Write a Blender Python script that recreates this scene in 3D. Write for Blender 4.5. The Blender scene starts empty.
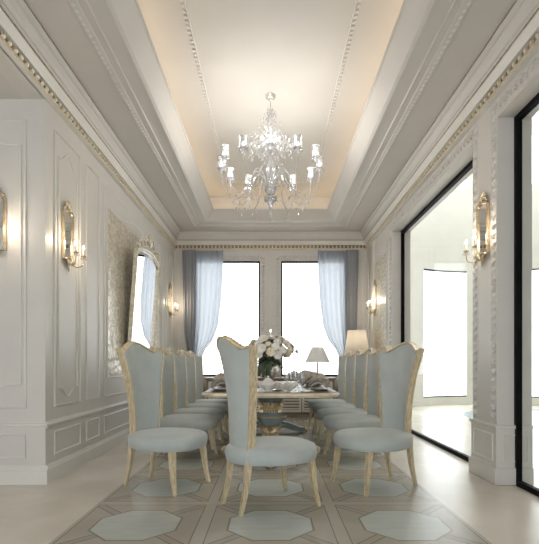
import bpy, bmesh, math, random
from mathutils import Vector, Matrix
random.seed(7)
S = bpy.context.scene
COL = S.collection
PI = math.pi
def R(d): return math.radians(d)

# ------------------------------------------------------------------ materials
def newmat(name):
    m = bpy.data.materials.new(name); m.use_nodes = True
    nt = m.node_tree
    for n in list(nt.nodes): nt.nodes.remove(n)
    out = nt.nodes.new('ShaderNodeOutputMaterial')
    return m, nt, out
def N(nt, t, **kw):
    n = nt.nodes.new(t)
    for k, v in kw.items(): setattr(n, k, v)
    return n
def pbr(name, c1, c2=None, scale=8, rough=.5, metal=0, bump=0, detail=4, spec=.5, sheen=0, bscale=None, stretch=None):
    m, nt, out = newmat(name)
    p = N(nt, 'ShaderNodeBsdfPrincipled')
    nt.links.new(p.outputs[0], out.inputs[0])
    p.inputs['Roughness'].default_value = rough
    p.inputs['Metallic'].default_value = metal
    p.inputs['Specular IOR Level'].default_value = spec
    if sheen: p.inputs['Sheen Weight'].default_value = sheen
    tc = N(nt, 'ShaderNodeTexCoord')
    src = tc.outputs['Object']
    if stretch:
        mp = N(nt, 'ShaderNodeMapping'); mp.inputs['Scale'].default_value = stretch
        nt.links.new(src, mp.inputs[0]); src = mp.outputs[0]
    nz = N(nt, 'ShaderNodeTexNoise'); nz.inputs['Scale'].default_value = scale; nz.inputs['Detail'].default_value = detail
    nt.links.new(src, nz.inputs['Vector'])
    rp = N(nt, 'ShaderNodeValToRGB')
    rp.color_ramp.elements[0].color = (*c1, 1); rp.color_ramp.elements[1].color = (*(c2 or c1), 1)
    rp.color_ramp.elements[0].position = .35; rp.color_ramp.elements[1].position = .65
    nt.links.new(nz.outputs[0], rp.inputs[0]); nt.links.new(rp.outputs[0], p.inputs['Base Color'])
    if bump:
        n2 = N(nt, 'ShaderNodeTexNoise'); n2.inputs['Scale'].default_value = bscale or scale*4
        nt.links.new(src, n2.inputs['Vector'])
        b = N(nt, 'ShaderNodeBump'); b.inputs['Strength'].default_value = bump; b.inputs['Distance'].default_value = .01
        nt.links.new(n2.outputs[0], b.inputs['Height']); nt.links.new(b.outputs[0], p.inputs['Normal'])
    return m
def emis(name, col, st):
    m, nt, out = newmat(name)
    e = N(nt, 'ShaderNodeEmission'); e.inputs[0].default_value = (*col, 1); e.inputs[1].default_value = st
    nt.links.new(e.outputs[0], out.inputs[0]); return m
def glassy(name, tint=(1,1,1), gloss=.12, diffuse=0, dcol=(.9,.9,.9), rough=.02, fres=.35, k=.8):
    m, nt, out = newmat(name)
    t = N(nt, 'ShaderNodeBsdfTransparent'); t.inputs[0].default_value = (*tint, 1)
    g = N(nt, 'ShaderNodeBsdfGlossy'); g.inputs['Roughness'].default_value = rough
    f = N(nt, 'ShaderNodeLayerWeight'); f.inputs[0].default_value = fres
    mul = N(nt, 'ShaderNodeMath', operation='MULTIPLY_ADD'); mul.inputs[1].default_value = k; mul.inputs[2].default_value = gloss
    nt.links.new(f.outputs['Fresnel'], mul.inputs[0])
    mx = N(nt, 'ShaderNodeMixShader'); nt.links.new(mul.outputs[0], mx.inputs[0])
    nt.links.new(t.outputs[0], mx.inputs[1]); nt.links.new(g.outputs[0], mx.inputs[2])
    last = mx
    if diffuse:
        d = N(nt, 'ShaderNodeBsdfDiffuse'); d.inputs[0].default_value = (*dcol, 1)
        m2 = N(nt, 'ShaderNodeMixShader'); m2.inputs[0].default_value = diffuse
        nt.links.new(mx.outputs[0], m2.inputs[1]); nt.links.new(d.outputs[0], m2.inputs[2]); last = m2
    nt.links.new(last.outputs[0], out.inputs[0]); return m
def sheer(name, col, transp, transl):
    m, nt, out = newmat(name)
    t = N(nt, 'ShaderNodeBsdfTransparent')
    tl = N(nt, 'ShaderNodeBsdfTranslucent'); tl.inputs[0].default_value = (*col, 1)
    d = N(nt, 'ShaderNodeBsdfDiffuse'); d.inputs[0].default_value = (*col, 1)
    a = N(nt, 'ShaderNodeMixShader'); a.inputs[0].default_value = transl
    nt.links.new(d.outputs[0], a.inputs[1]); nt.links.new(tl.outputs[0], a.inputs[2])
    b = N(nt, 'ShaderNodeMixShader'); b.inputs[0].default_value = transp
    nt.links.new(a.outputs[0], b.inputs[1]); nt.links.new(t.outputs[0], b.inputs[2])
    nt.links.new(b.outputs[0], out.inputs[0]); return m

M = {}
M['wall'] = pbr('wall_paint', (.60,.575,.54), (.62,.595,.56), 3, .45)
M['mould'] = pbr('moulding_paint', (.66,.64,.60), (.70,.68,.64), 3, .4)
M['ceil'] = pbr('ceiling_paint', (.58,.555,.52), (.60,.575,.54), 2, .6)
M['relief'] = pbr('relief_plaster', (.60,.58,.55), (.72,.70,.67), 20, .5)
M['gold'] = pbr('gold_leaf', (.62,.49,.29), (.78,.66,.45), 25, .38, .55, .15)
M['champagne'] = pbr('champagne_gilt', (.55,.49,.39), (.75,.70,.60), 22, .35, .5, .2)
M['beadgilt'] = pbr('bead_gilt', (.66,.57,.40), (.80,.73,.58), 22, .4, .3)
M['brass'] = pbr('brass', (.50,.40,.26), (.75,.65,.48), 18, .25, .85)
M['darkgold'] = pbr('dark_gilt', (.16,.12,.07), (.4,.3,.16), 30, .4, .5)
M['wood'] = pbr('champagne_wood', (.52,.42,.26), (.76,.65,.46), 14, .38, .3, .08, stretch=(6,6,1))
M['fabric'] = pbr('pale_blue_fabric', (.40,.44,.43), (.45,.485,.47), 6, .75, 0, .12, sheen=.25, bscale=300)
M['urnblue'] = pbr('painted_blue', (.22,.26,.27), (.30,.35,.36), 9, .4)
M['tabletop'] = pbr('table_veneer', (.20,.15,.11), (.30,.24,.18), 6, .38, stretch=(1,6,1))
M['tableedge'] = pbr('cream_gilt_edge', (.66,.56,.40), (.80,.72,.56), 10, .35, .2)
M['black'] = pbr('black_metal', (.004,.004,.005), None, 5, .6, spec=.1)
M['mirror'] = pbr('mirror_glass', (.9,.9,.9), None, 5, .02, 1)
M['porcelain'] = pbr('white_porcelain', (.78,.76,.72), (.82,.80,.77), 10, .15)
M['silver'] = pbr('silver', (.7,.68,.64), (.8,.78,.75), 10, .2, .9)
M['napkin'] = pbr('taupe_linen', (.30,.26,.22), (.5,.46,.40), 40, .9, 0, .4, bscale=200)
M['candle'] = pbr('candle_wax', (.85,.82,.75), None, 8, .5)
M['petal'] = pbr('white_petal', (.82,.79,.70), (.93,.90,.84), 14, .6)
M['petalcream'] = pbr('cream_petal', (.72,.62,.42), (.85,.78,.62), 14, .6)
M['leaf'] = pbr('leaf_green', (.03,.05,.03), (.08,.12,.06), 14, .5)
M['shade'] = sheer('lamp_shade_linen', (.78,.76,.73), 0, .4)
M['shadewarm'] = sheer('lamp_shade_cream', (.66,.62,.55), 0, .5)
M['sheer'] = sheer('sheer_voile', (.36,.385,.43), .05, .5)
M['drape'] = sheer('grey_drape', (.30,.31,.33), 0, .15)
M['pane'] = glassy('window_glass', (.98,.99,.985), .0, fres=.3, k=.07)
M['crystal'] = glassy('crystal', (.93,.94,.95), .22, .22, (.9,.9,.92), .06)
M['glassware'] = glassy('thin_glassware', (.97,.98,.98), .10, .05, k=.4)
M['flame'] = emis('candle_bulb', (1,.82,.58), 22)
M['flamewhite'] = emis('chandelier_bulb', (1,.93,.84), 8)
M['softbulb'] = emis('soft_bulb', (1,.88,.7), 5)
M['cove'] = emis('cove_strip_light', (1,.78,.54), 2.6)
M['hall'] = pbr('hall_stone', (.62,.60,.53), (.66,.64,.57), 1.5, .5)

# damask wallpaper
m, nt, out = newmat('damask_wallpaper')
p = N(nt,'ShaderNodeBsdfPrincipled'); nt.links.new(p.outputs[0], out.inputs[0])
tc = N(nt,'ShaderNodeTexCoord'); nz = N(nt,'ShaderNodeTexNoise'); nz.inputs['Scale'].default_value = 9; nz.inputs['Detail'].default_value = 5; nz.inputs['Distortion'].default_value = 2.2
nt.links.new(tc.outputs['Object'], nz.inputs['Vector'])
rp = N(nt,'ShaderNodeValToRGB'); e = rp.color_ramp.elements
e[0].position=.47; e[0].color=(.50,.46,.38,1); e[1].position=.53; e[1].color=(.68,.62,.50,1)
nt.links.new(nz.outputs[0], rp.inputs[0]); nt.links.new(rp.outputs[0], p.inputs['Base Color'])
rr = N(nt,'ShaderNodeMapRange'); rr.inputs[1].default_value=.47; rr.inputs[2].default_value=.53; rr.inputs[3].default_value=.6; rr.inputs[4].default_value=.3
nt.links.new(nz.outputs[0], rr.inputs[0]); nt.links.new(rr.outputs[0], p.inputs['Roughness'])
p.inputs['Metallic'].default_value=.25
M['damask'] = m

# polished floor
def floor_mat(name, base1, base2, inlay):
    m, nt, out = newmat(name)
    p = N(nt,'ShaderNodeBsdfPrincipled'); nt.links.new(p.outputs[0], out.inputs[0])
    p.inputs['Roughness'].default_value=.27; p.inputs['Specular IOR Level'].default_value=.3
    tc = N(nt,'ShaderNodeTexCoord')
    nz = N(nt,'ShaderNodeTexNoise'); nz.inputs['Scale'].default_value=2.2; nz.inputs['Detail'].default_value=8; nz.inputs['Distortion'].default_value=.8
    nt.links.new(tc.outputs['Object'], nz.inputs['Vector'])
    rp = N(nt,'ShaderNodeValToRGB'); rp.color_ramp.elements[0].color=(*base1,1); rp.color_ramp.elements[1].color=(*base2,1)
    rp.color_ramp.elements[0].position=.35; rp.color_ramp.elements[1].position=.65
    nt.links.new(nz.outputs[0], rp.inputs[0])
    col = rp.outputs[0]
    if inlay:
        def mth(op,a,b=None,c=None):
            n = N(nt,'ShaderNodeMath',operation=op)
            for i,v in enumerate((a,b,c)):
                if v is None: continue
                if isinstance(v,(int,float)): n.inputs[i].default_value=v
                else: nt.links.new(v,n.inputs[i])
            return n.outputs[0]
        sp = N(nt,'ShaderNodeSeparateXYZ'); nt.links.new(tc.outputs['Object'], sp.inputs[0])
        C = .95
        def cell(v,off):
            w = mth('ADD', v, off+C/2+C*20)
            return mth('ABSOLUTE', mth('SUBTRACT', mth('MODULO', w, C), C/2))
        ax = cell(sp.outputs[0], 0); ay = cell(sp.outputs[1], -3.21+C*4)
        mx = mth('MAXIMUM', ax, ay)
        octd = mth('MAXIMUM', mx, mth('MULTIPLY', mth('ADD',ax,ay), .7071))
        inoct = mth('LESS_THAN', octd, .29)
        ring = mth('MULTIPLY', mth('LESS_THAN', octd, .305), mth('GREATER_THAN', octd, .29))
        outs = mth('GREATER_THAN', octd, .305)
        dia = mth('ABSOLUTE', mth('SUBTRACT', ax, ay))
        d1 = mth('MULTIPLY', outs, mth('LESS_THAN', dia, .05))
        d2 = mth('MULTIPLY', d1, mth('GREATER_THAN', dia, .036))
        band = mth('GREATER_THAN', mx, .425)
        bl = mth('MULTIPLY', mth('GREATER_THAN', mx, .425), mth('LESS_THAN', mx, .433))
        gr = N(nt,'ShaderNodeTexNoise'); gr.inputs['Scale'].default_value=5; gr.inputs['Detail'].default_value=6
        mp = N(nt,'ShaderNodeMapping'); mp.inputs['Scale'].default_value=(1,4,1); nt.links.new(tc.outputs['Object'], mp.inputs[0]); nt.links.new(mp.outputs[0], gr.inputs['Vector'])
        br = N(nt,'ShaderNodeValToRGB'); br.color_ramp.elements[0].color=(.38,.41,.395,1); br.color_ramp.elements[1].color=(.56,.58,.54,1)
        nt.links.new(gr.outputs[0], br.inputs[0])
        def mix(f,a,b):
            n = N(nt,'ShaderNodeMix',data_type='RGBA'); nt.links.new(f,n.inputs[0]); 
            if isinstance(a,tuple): n.inputs[6].default_value=(*a,1)
            else: nt.links.new(a,n.inputs[6])
            if isinstance(b,tuple): n.inputs[7].default_value=(*b,1)
            else: nt.links.new(b,n.inputs[7])
            return n.outputs[2]
        col = mix(d1, col, (.35,.32,.265))
        col = mix(d2, col, (.20,.18,.145))
        col = mix(band, col, (.43,.40,.34))
        col = mix(bl, col, (.20,.18,.145))
        col = mix(inoct, col, br.outputs[0])
        col = mix(ring, col, (.24,.22,.18))
    nt.links.new(col, p.inputs['Base Color'])
    return m
M['floor'] = floor_mat('polished_marble', (.61,.56,.485), (.68,.63,.555), False)
M['inlay'] = floor_mat('inlaid_marble', (.37,.34,.285), (.43,.40,.335), True)
m = pbr('blue_mosaic', (.18,.30,.38), (.50,.62,.66), 9, .2)
M['mosaic'] = m

# ------------------------------------------------------------------ mesh helpers
def obj(name, bm, mat, parent=None, smooth=True):
    me = bpy.data.meshes.new(name)
    bmesh.ops.recalc_face_normals(bm, faces=bm.faces)
    if smooth:
        for f in bm.faces: f.smooth = True
        for e_ in bm.edges:
            if len(e_.link_faces) == 2 and e_.calc_face_angle(0) > R(38): e_.smooth = False
    bm.to_mesh(me); bm.free()
    me.materials.append(M[mat] if isinstance(mat, str) else mat)
    o = bpy.data.objects.new(name, me); COL.objects.link(o)
    if parent: o.parent = parent
    return o
def struct(name, bm, mat, parent=None, smooth=False):
    o = obj(name, bm, mat, parent, smooth)
    if not parent: o['kind'] = 'structure'
    return o
def thing(name, label, cat, loc=(0,0,0), rotz=0, group=None):
    o = bpy.data.objects.new(name, None); COL.objects.link(o)
    o.location = loc; o.rotation_euler = (0,0,rotz); o.empty_display_size=.1
    o['label']=label; o['category']=cat
    if group: o['group']=group
    return o
def tag(o, label, cat, group=None):
    o['label']=label; o['category']=cat
    if group: o['group']=group
    return o
def kids(o): return [c for c in bpy.data.objects if c.parent == o]
def copy_tree(o, parent=None):
    c = o.copy(); COL.objects.link(c)
    if parent: c.parent = parent
    for ch in kids(o): copy_tree(ch, c)
    return c
def place(o, loc, rotz, label):
    o.location = loc; o.rotation_euler = (0,0,rotz); o['label'] = label; return o
B = bmesh.new
def box(bm, x0,x1,y0,y1,z0,z1, bev=0):
    r = bmesh.ops.create_cube(bm, size=1)
    vs = r['verts']
    bmesh.ops.scale(bm, vec=(x1-x0,y1-y0,z1-z0), verts=vs)
    bmesh.ops.translate(bm, vec=((x0+x1)/2,(y0+y1)/2,(z0+z1)/2), verts=vs)
    if bev:
        es = list({e_ for v in vs for e_ in v.link_edges})
        bmesh.ops.bevel(bm, geom=es, offset=bev, segments=2, affect='EDGES', profile=.5)
    return bm
def lathe(bm, prof, seg=24, c=(0,0,0), sx=1, sy=1):
    rings=[]
    for r,z in prof:
        if r < 1e-5: rings.append([bm.verts.new((c[0],c[1],c[2]+z))]*seg)
        else: rings.append([bm.verts.new((c[0]+r*sx*math.cos(2*PI*i/seg), c[1]+r*sy*math.sin(2*PI*i/seg), c[2]+z)) for i in range(seg)])
    for a,b in zip(rings, rings[1:]):
        for i in range(seg):
            j=(i+1)%seg; q=[a[i],a[j],b[j],b[i]]; u=[]
            for v in q:
                if v not in u: u.append(v)
            if len(u)>2:
                try: bm.faces.new(u)
                except ValueError: pass
    return bm
def catmull(pts, n=6, closed=False):
    P=[Vector(p) for p in pts]; o=[]; L=len(P)
    rng = range(L) if closed else range(L-1)
    for i in rng:
        if closed: a,b,c,d = P[i-1],P[i],P[(i+1)%L],P[(i+2)%L]
        else: a,b,c,d = P[max(i-1,0)],P[i],P[i+1],P[min(i+2,L-1)]
        for k in range(n):
            t=k/n
            o.append(.5*((2*b)+(c-a)*t+(2*a-5*b+4*c-d)*t*t+(3*b-a-3*c+d)*t**3))
    if not closed: o.append(P[-1])
    return o
def sweep(bm, path, rad, seg=8, closed=False, up=Vector((0,0,1)), rect=None, cap=True):
    """tube along path; rad scalar/list; rect=(w along side, h along up) for rectangular section"""
    P=[Vector(p) for p in path]; L=len(P); rings=[]
    for i,p in enumerate(P):
        a = P[i-1] if (i>0 or closed) else P[i]; b = P[(i+1)%L] if (i<L-1 or closed) else P[i]
        t=(b-a)
        t = t.normalized() if t.length>1e-9 else Vector((0,0,1))
        u = up(i) if callable(up) else up
        s = t.cross(u)
        if s.length<1e-3: s = t.cross(Vector((0,1,0)))
        s.normalize(); n = s.cross(t).normalized()
        r = rad[i] if isinstance(rad,(list,tuple)) else rad
        ring=[]
        if rect:
            w,h=rect
            for cx,cy in ((-1,-1),(1,-1),(1,1),(-1,1)): ring.append(bm.verts.new(p+s*cx*w*r+n*cy*h*r))
        else:
            for k in range(seg):
                an=2*PI*(k+.5)/seg; ring.append(bm.verts.new(p+s*math.cos(an)*r+n*math.sin(an)*r))
        rings.append(ring)
    K=len(rings[0])
    for i in range(L if closed else L-1):
        a,b=rings[i],rings[(i+1)%L]
        for k in range(K): bm.faces.new((a[k],a[(k+1)%K],b[(k+1)%K],b[k]))
    if not closed and cap:
        bm.faces.new(rings[0]); bm.faces.new(rings[-1][::-1])
    return bm
def grid(bm, fn, nu, nv):
    g=[[bm.verts.new(fn(i/nu,j/nv)) for j in range(nv+1)] for i in range(nu+1)]
    for i in range(nu):
        for j in range(nv): bm.faces.new((g[i][j],g[i+1][j],g[i+1][j+1],g[i][j+1]))
    return g
def thick_grid(bm, fn, fn2, nu, nv):
    a=grid(bm,fn,nu,nv); b=grid(bm,fn2,nu,nv)
    for i in range(nu):
        bm.faces.new((a[i][0],a[i+1][0],b[i+1][0],b[i][0])); bm.faces.new((a[i][nv],a[i+1][nv],b[i+1][nv],b[i][nv]))
    for j in range(nv):
        bm.faces.new((a[0][j],a[0][j+1],b[0][j+1],b[0][j])); bm.faces.new((a[nu][j],a[nu][j+1],b[nu][j+1],b[nu][j]))
def ball(bm, c, r, s=(1,1,1), sub=1, rot=None):
    rr = bmesh.ops.create_icosphere(bm, subdivisions=sub, radius=1)
    mt = Matrix.Translation(c) @ (rot or Matrix()) @ Matrix.Diagonal((r*s[0],r*s[1],r*s[2],1))
    bmesh.ops.transform(bm, matrix=mt, verts=rr['verts'])
def oct_(bm, c, r, h):
    c=Vector(c); vs=[bm.verts.new(c+Vector(d)) for d in ((r,0,0),(0,r,0),(-r,0,0),(0,-r,0),(0,0,h),(0,0,-h))]
    for i in range(4):
        bm.faces.new((vs[i],vs[(i+1)%4],vs[4])); bm.faces.new((vs[(i+1)%4],vs[i],vs[5]))

# ------------------------------------------------------------------ room
W=2.14; DF=10.0; DN=-3.0; CZ=3.66
# floor
bm=B(); box(bm,-5,9.2,DN,13,-.12,0); struct('floor',bm,'floor')
bm=B(); box(bm,-1.41,1.41,-1.06,9.39,0,.002); struct('trim_1',bm,'inlay')
# left wall and alcove
bm=B(); box(bm,-W-.2,-W,4.277,DF+.25,0,4.1); struct('wall_left',bm,'wall')
bm=B(); box(bm,-5,-W-.2,4.277,4.477,0,CZ); struct('wall_alcove',bm,'wall')
bm=B(); box(bm,-5.2,-5,DN,4.477,0,CZ+.2); struct('wall_side',bm,'wall')
bm=B(); box(bm,-W-.2,-W,DN,4.277,CZ,4.1); struct('trim_2',bm,'wall')
bm=B(); box(bm,-5.2,-W-.2,DN,4.477,CZ,CZ+.2); struct('trim_3',bm,'ceil')
# right wall
bm=B(); box(bm,W,W+.33,7.94,DF+.25,0,4.1); box(bm,W,W+.33,DN,7.94,3.47,4.1); box(bm,W,W+.33,DN,.3,0,3.47)
struct('wall_right',bm,'wall')
bm=B(); box(bm,W,W+.33,4.25,4.755,0,3.47)
box(bm,W-.015,W+.33,4.235,4.77,0,.55,.006); box(bm,W-.035,W+.33,4.215,4.79,0,.165,.01); box(bm,W-.03,W+.33,4.22,4.785,.53,.565,.008)
struct('wall_pier',bm,'wall')
# far wall with two windows
WX0,WX1,WZ0,WZ1=.235,1.66,.86,3.42
bm=B(); y0,y1=DF,DF+.25
box(bm,-W,W,y0,y1,0,WZ0); box(bm,-W,W,y0,y1,WZ1,4.1); box(bm,-WX0,WX0,y0,y1,WZ0,WZ1); box(bm,-W,-WX1,y0,y1,WZ0,WZ1); box(bm,WX1,W,y0,y1,WZ0,WZ1)
struct('wall_back',bm,'wall')
# wall behind camera; its unseen window openings are added to let in daylight
bm=B(); y0,y1=DN-.25,DN
box(bm,-5.2,W+.33,y0,y1,0,.1); box(bm,-5.2,W+.33,y0,y1,3.4,4.1); box(bm,-5.2,-4.4,y0,y1,.1,3.4); box(bm,-2.6,-1.9,y0,y1,.1,3.4); box(bm,1.9,W+.33,y0,y1,.1,3.4); box(bm,-.12,.12,y0,y1,.1,3.4)
struct('wall_front',bm,'wall')
# roof slab over tray
bm=B(); box(bm,-W-.2,W+.33,DN-.25,DF+.25,4.655,4.8); struct('ceiling',bm,'ceil')
# cornice and tray profile rings
def ring_profile(name, prof, mat):
    bm=B(); L=[]
    for s,h in prof:
        L.append([bm.verts.new(p) for p in ((-W+s,DN+s,h),(W-s,DN+s,h),(W-s,DF-s,h),(-W+s,DF-s,h))])
    for a,b in zip(L,L[1:]):
        for i in range(4): bm.faces.new((a[i],a[(i+1)%4],b[(i+1)%4],b[i]))
    return struct(name,bm,mat)
ring_profile('trim_4',[(-.01,CZ),(.05,CZ),(.055,CZ+.015),(.05,CZ+.03),(.02,CZ+.035),(.02,CZ+.10),(.055,CZ+.105),(.06,CZ+.12),(.07,3.80),(.09,3.835),(.09,3.85)], 'mould')
ring_profile('trim_5',[(.05,3.85),(.05,3.862),(.085,3.866),(.095,3.89),(.092,3.90),(.105,3.905),(.12,3.94),(.14,3.965),(.145,3.985),(.165,3.99),(.19,4.01),(.19,4.02)], 'ceil')
ring_profile('trim_6',[(.165,4.02),(.165,4.03),(.52,4.03),(.525,4.018),(.545,4.012),(.60,4.018),(.605,4.03),(.66,4.03),(.665,4.022),(.675,4.022),(.68,4.045),(.80,4.045),(.805,4.035),(.83,4.035),(.86,4.05),(.90,4.10),(.95,4.17),(.985,4.215),(1.0,4.22),(1.0,4.25),(.97,4.25),(.96,4.26),(.55,4.26),(.5,4.3),(.5,4.655)], 'ceil')
# cornice beads
bm=B()
def beadrow(xyfn,n):
    for i in range(n): 
        c=xyfn((i+.5)/n); ball(bm,c,.022,(1,1,1.25),1)
n=150
for sx in (-1,1): beadrow(lambda t:(sx*(W-.035),DN+.05+t*(DF-DN-.1),CZ+.068),n)
beadrow(lambda t:(-W+.05+t*(2*W-.1),DF-.035,CZ+.068),50)
struct('trim_7',bm,'beadgilt',smooth=True)
bm=B()
for i in range(n+1):
    y=DN+.05+i/n*(DF-DN-.1)
    for sx in (-1,1): box(bm,sx*(W-.02)-.006,sx*(W-.02)+.006,y-.028,y+.028,CZ+.035,CZ+.10)
for i in range(51):
    x=-W+.05+i/50*(2*W-.1); box(bm,x-.028,x+.028,DF-.026,DF-.014,CZ+.035,CZ+.10)
struct('trim_8',bm,'darkgold')
bm=B()
for s,h,r in ((.052,CZ+.008,.007),):
    sweep(bm,[(-W+s,DN+s,h),(W-s,DN+s,h),(W-s,DF-s,h),(-W+s,DF-s,h)],r,6,True)
struct('trim_9',bm,'gold')
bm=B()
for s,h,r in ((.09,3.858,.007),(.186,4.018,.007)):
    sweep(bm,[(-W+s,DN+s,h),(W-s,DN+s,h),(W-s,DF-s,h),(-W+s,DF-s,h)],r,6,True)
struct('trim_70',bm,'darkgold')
# dentil bands on the flat ceiling and rope on upper ceiling
bm=B()
def rope(X,Y0,Y1,z,st,r):
    k=int((Y1-Y0)/st)
    for i in range(k):
        for sx in (-1,1): ball(bm,(sx*X,Y0+(i+.5)*(Y1-Y0)/k,z),r,(1,1.3,.6),1,Matrix.Rotation(sx*.6,4,'Z'))
    k=int(2*X/st)
    for i in range(k): ball(bm,(-X+(i+.5)*2*X/k,Y1,z),r,(1.3,1,.6),1)
rope(W-.56,DN+.6,DF-.56,4.014,.07,.018)
rope(.86,DN+1.2,DF-1.28,4.648,.07,.02)
struct('trim_10',bm,'mould',smooth=True)
bm=B()
for s,h,r in ((.70,4.655-.0,.0),): pass
sweep(bm,[(-.83,DN+1.3,4.652),(.83,DN+1.3,4.652),(.83,DF-1.3,4.652),(-.83,DF-1.3,4.652)],.008,6,True)
struct('trim_11',bm,'mould')
# cove lamps lying on the ledge
bm=B()
for sx in (-1,1): box(bm,sx*1.36-.03,sx*1.36+.03,DN+1,DF-.78,4.262,4.28)
box(bm,-1.3,1.3,DF-.80,DF-.74,4.262,4.28)
o=obj('cove_light_strip',bm,'cove',smooth=False); tag(o,'warm strip light hidden along the ledge of the ceiling tray','strip light')

# ---- skirting, dado rail, panel mouldings
def onwall(side):
    if side=='left': return lambda a,z,o=.0: Vector((-W+o,a,z))
    if side=='right': return lambda a,z,o=.0: Vector((W-o,a,z))
    if side=='back': return lambda a,z,o=.0: Vector((a,DF-o,z))
    if side=='alcove': return lambda a,z,o=.0: Vector((a,4.277-o,z))
NRM={'left':Vector((1,0,0)),'right':Vector((-1,0,0)),'back':Vector((0,-1,0)),'alcove':Vector((0,-1,0))}
def run(bm, side, a0,a1, prof):
    f=onwall(side); A=[bm.verts.new(f(a0,z,o)) for o,z in prof]; Bv=[bm.verts.new(f(a1,z,o)) for o,z in prof]
    for i in range(len(prof)-1): bm.faces.new((A[i],A[i+1],Bv[i+1],Bv[i]))
    bm.faces.new(A); bm.faces.new(Bv)
BASE=[(0,0),(.03,0),(.03,.135),(.022,.14),(.018,.155),(.01,.16),(.008,.175),(0,.175)]
RAIL=[(0,.53),(.01,.532),(.012,.545),(.028,.555),(.03,.565),(.028,.575),(.012,.58),(.01,.59),(0,.592)]
k=1
for side,a0,a1 in (('left',4.277,DF),('alcove',-5,-W+.03),('right',7.94,DF),('back',-W,W)):
    bm=B(); run(bm,side,a0,a1,BASE); struct('baseboard_'+side,bm,'mould')
    bm=B(); run(bm,side,a0,a1,RAIL); struct('trim_%d'%(11+k),bm,'mould'); k+=1
NT=[16]
def frame(side,a0,a1,z0,z1,r=.011,shape=None):
    f=onwall(side); pts=[]
    if not shape:
        pts=[f(a0,z0,.004),f(a1,z0,.004),f(a1,z1,.004),f(a0,z1,.004)]
    else:
        h=shape; n=14
        def wave(t): # ogee: low shoulders, raised centre
            return .5-.5*math.cos(2*PI*min(max((t-.12)/.76,0),1))
        for i in range(n+1): t=i/n; pts.append(f(a0+(a1-a0)*t, z0+h*(1-wave(t))*1.0 if False else z0+h*(1-wave(t)),.004))
        for i in range(n+1): t=1-i/n; pts.append(f(a0+(a1-a0)*t, z1-h*(1-wave(t)),.004))
    bm=B(); sweep(bm,pts,r,6,True,up=NRM[side])
    o=struct('trim_%d'%NT[0],bm,'mould',smooth=True); NT[0]+=1
# left wall panels
frame('left',4.45,5.05,.72,3.45); frame('left',4.53,4.97,.80,3.33,.009,.10)
frame('left',5.22,5.60,.72,3.45)
frame('left',5.78,8.80,.72,3.45); frame('left',5.88,8.70,.82,3.33,.011,.14)
frame('left',8.95,9.15,.72,3.45); frame('left',9.28,9.85,.72,3.45); frame('left',9.35,9.78,.80,3.33,.009,.14)
for a0,a1 in ((4.45,5.05),(5.22,5.60),(5.78,8.8),(9.0,9.85)): frame('left',a0,a1,.25,.47,.009)
frame('alcove',-3.3,-2.325,.72,3.46); frame('alcove',-3.24,-2.37,.82,3.34,.009,.12); frame('alcove',-3.3,-2.325,.25,.47,.009)
frame('alcove',-4.9,-3.5,.72,3.46)
frame('right',8.22,9.85,.72,3.42); frame('right',8.3,9.77,.80,3.32,.009,.12); frame('right',8.22,9.85,.25,.47,.009)
frame('back',-2.05,-1.85,.72,3.42); frame('back',1.85,2.05,.72,3.42)
f=onwall('left')
bm=B(); box(bm,-W,-W+.004,5.92,8.66,.98,3.17); struct('trim_60',bm,'damask')
bm=B(); box(bm,W-.004,W,8.34,9.73,.95,3.18); struct('trim_61',bm,'damask')
# pier panel
bm=B()
for z0,z1 in ((.22,.47),): sweep(bm,[(W-.019,4.3,z0),(W-.019,4.7,z0),(W-.019,4.7,z1),(W-.019,4.3,z1)],.007,6,True,up=Vector((1,0,0)))
sweep(bm,[(W+.05,4.231,.22),(W+.28,4.231,.22),(W+.28,4.231,.47),(W+.05,4.231,.47)],.006,6,True,up=Vector((0,1,0)))
struct('trim_62',bm,'mould',smooth=True)
# leaf relief borders
def relief(bm, side, p0, p1, w=.05):
    f=onwall(side); (a0,z0),(a1,z1)=p0,p1
    L=math.hypot(a1-a0,z1-z0); n=max(2,int(L/.085)); da,dz=(a1-a0)/L,(z1-z0)/L
    nrm=NRM[side]; T=(f(a1,z1)-f(a0,z0)).normalized(); Sd=T.cross(nrm).normalized()
    for i in range(n):
        c=f(a0+da*L*(i+.5)/n, z0+dz*L*(i+.5)/n,.004)
        rot=Matrix((( T.x,Sd.x,nrm.x,0),(T.y,Sd.y,nrm.y,0),(T.z,Sd.z,nrm.z,0),(0,0,0,1)))
        ball(bm,c,1,(.030,.016,.022),1,rot)
        for q in (-1,1):
            r2=rot@Matrix.Rotation(q*.7,4,'Z')
            ball(bm,c+Sd*q*w*.45+T*.012,1,(.028,.011,.018),1,r2)
    for q in (-1,1):
        sweep(bm,[f(a0,z0,.002)+Sd*q*w,f(a1,z1,.002)+Sd*q*w],.005,4,up=nrm)
bm=B(); relief(bm,'right',(4.31,.6),(4.31,3.6)); relief(bm,'right',(4.695,.6),(4.695,3.6)); struct('trim_63',bm,'relief',smooth=True)
bm=B(); relief(bm,'right',(8.03,.6),(8.03,3.56)); relief(bm,'right',(8.03,3.56),(4.76,3.56)); relief(bm,'right',(4.24,3.56),(.3,3.56)); struct('trim_64',bm,'relief',smooth=True)
bm=B()
for sx in (-1,1):
    relief(bm,'back',(sx*.165,.86),(sx*.165,3.50)); relief(bm,'back',(sx*.165,3.50),(sx*1.74,3.50)); relief(bm,'back',(sx*1.74,.86),(sx*1.74,3.50))
struct('trim_65',bm,'relief',smooth=True)

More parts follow.
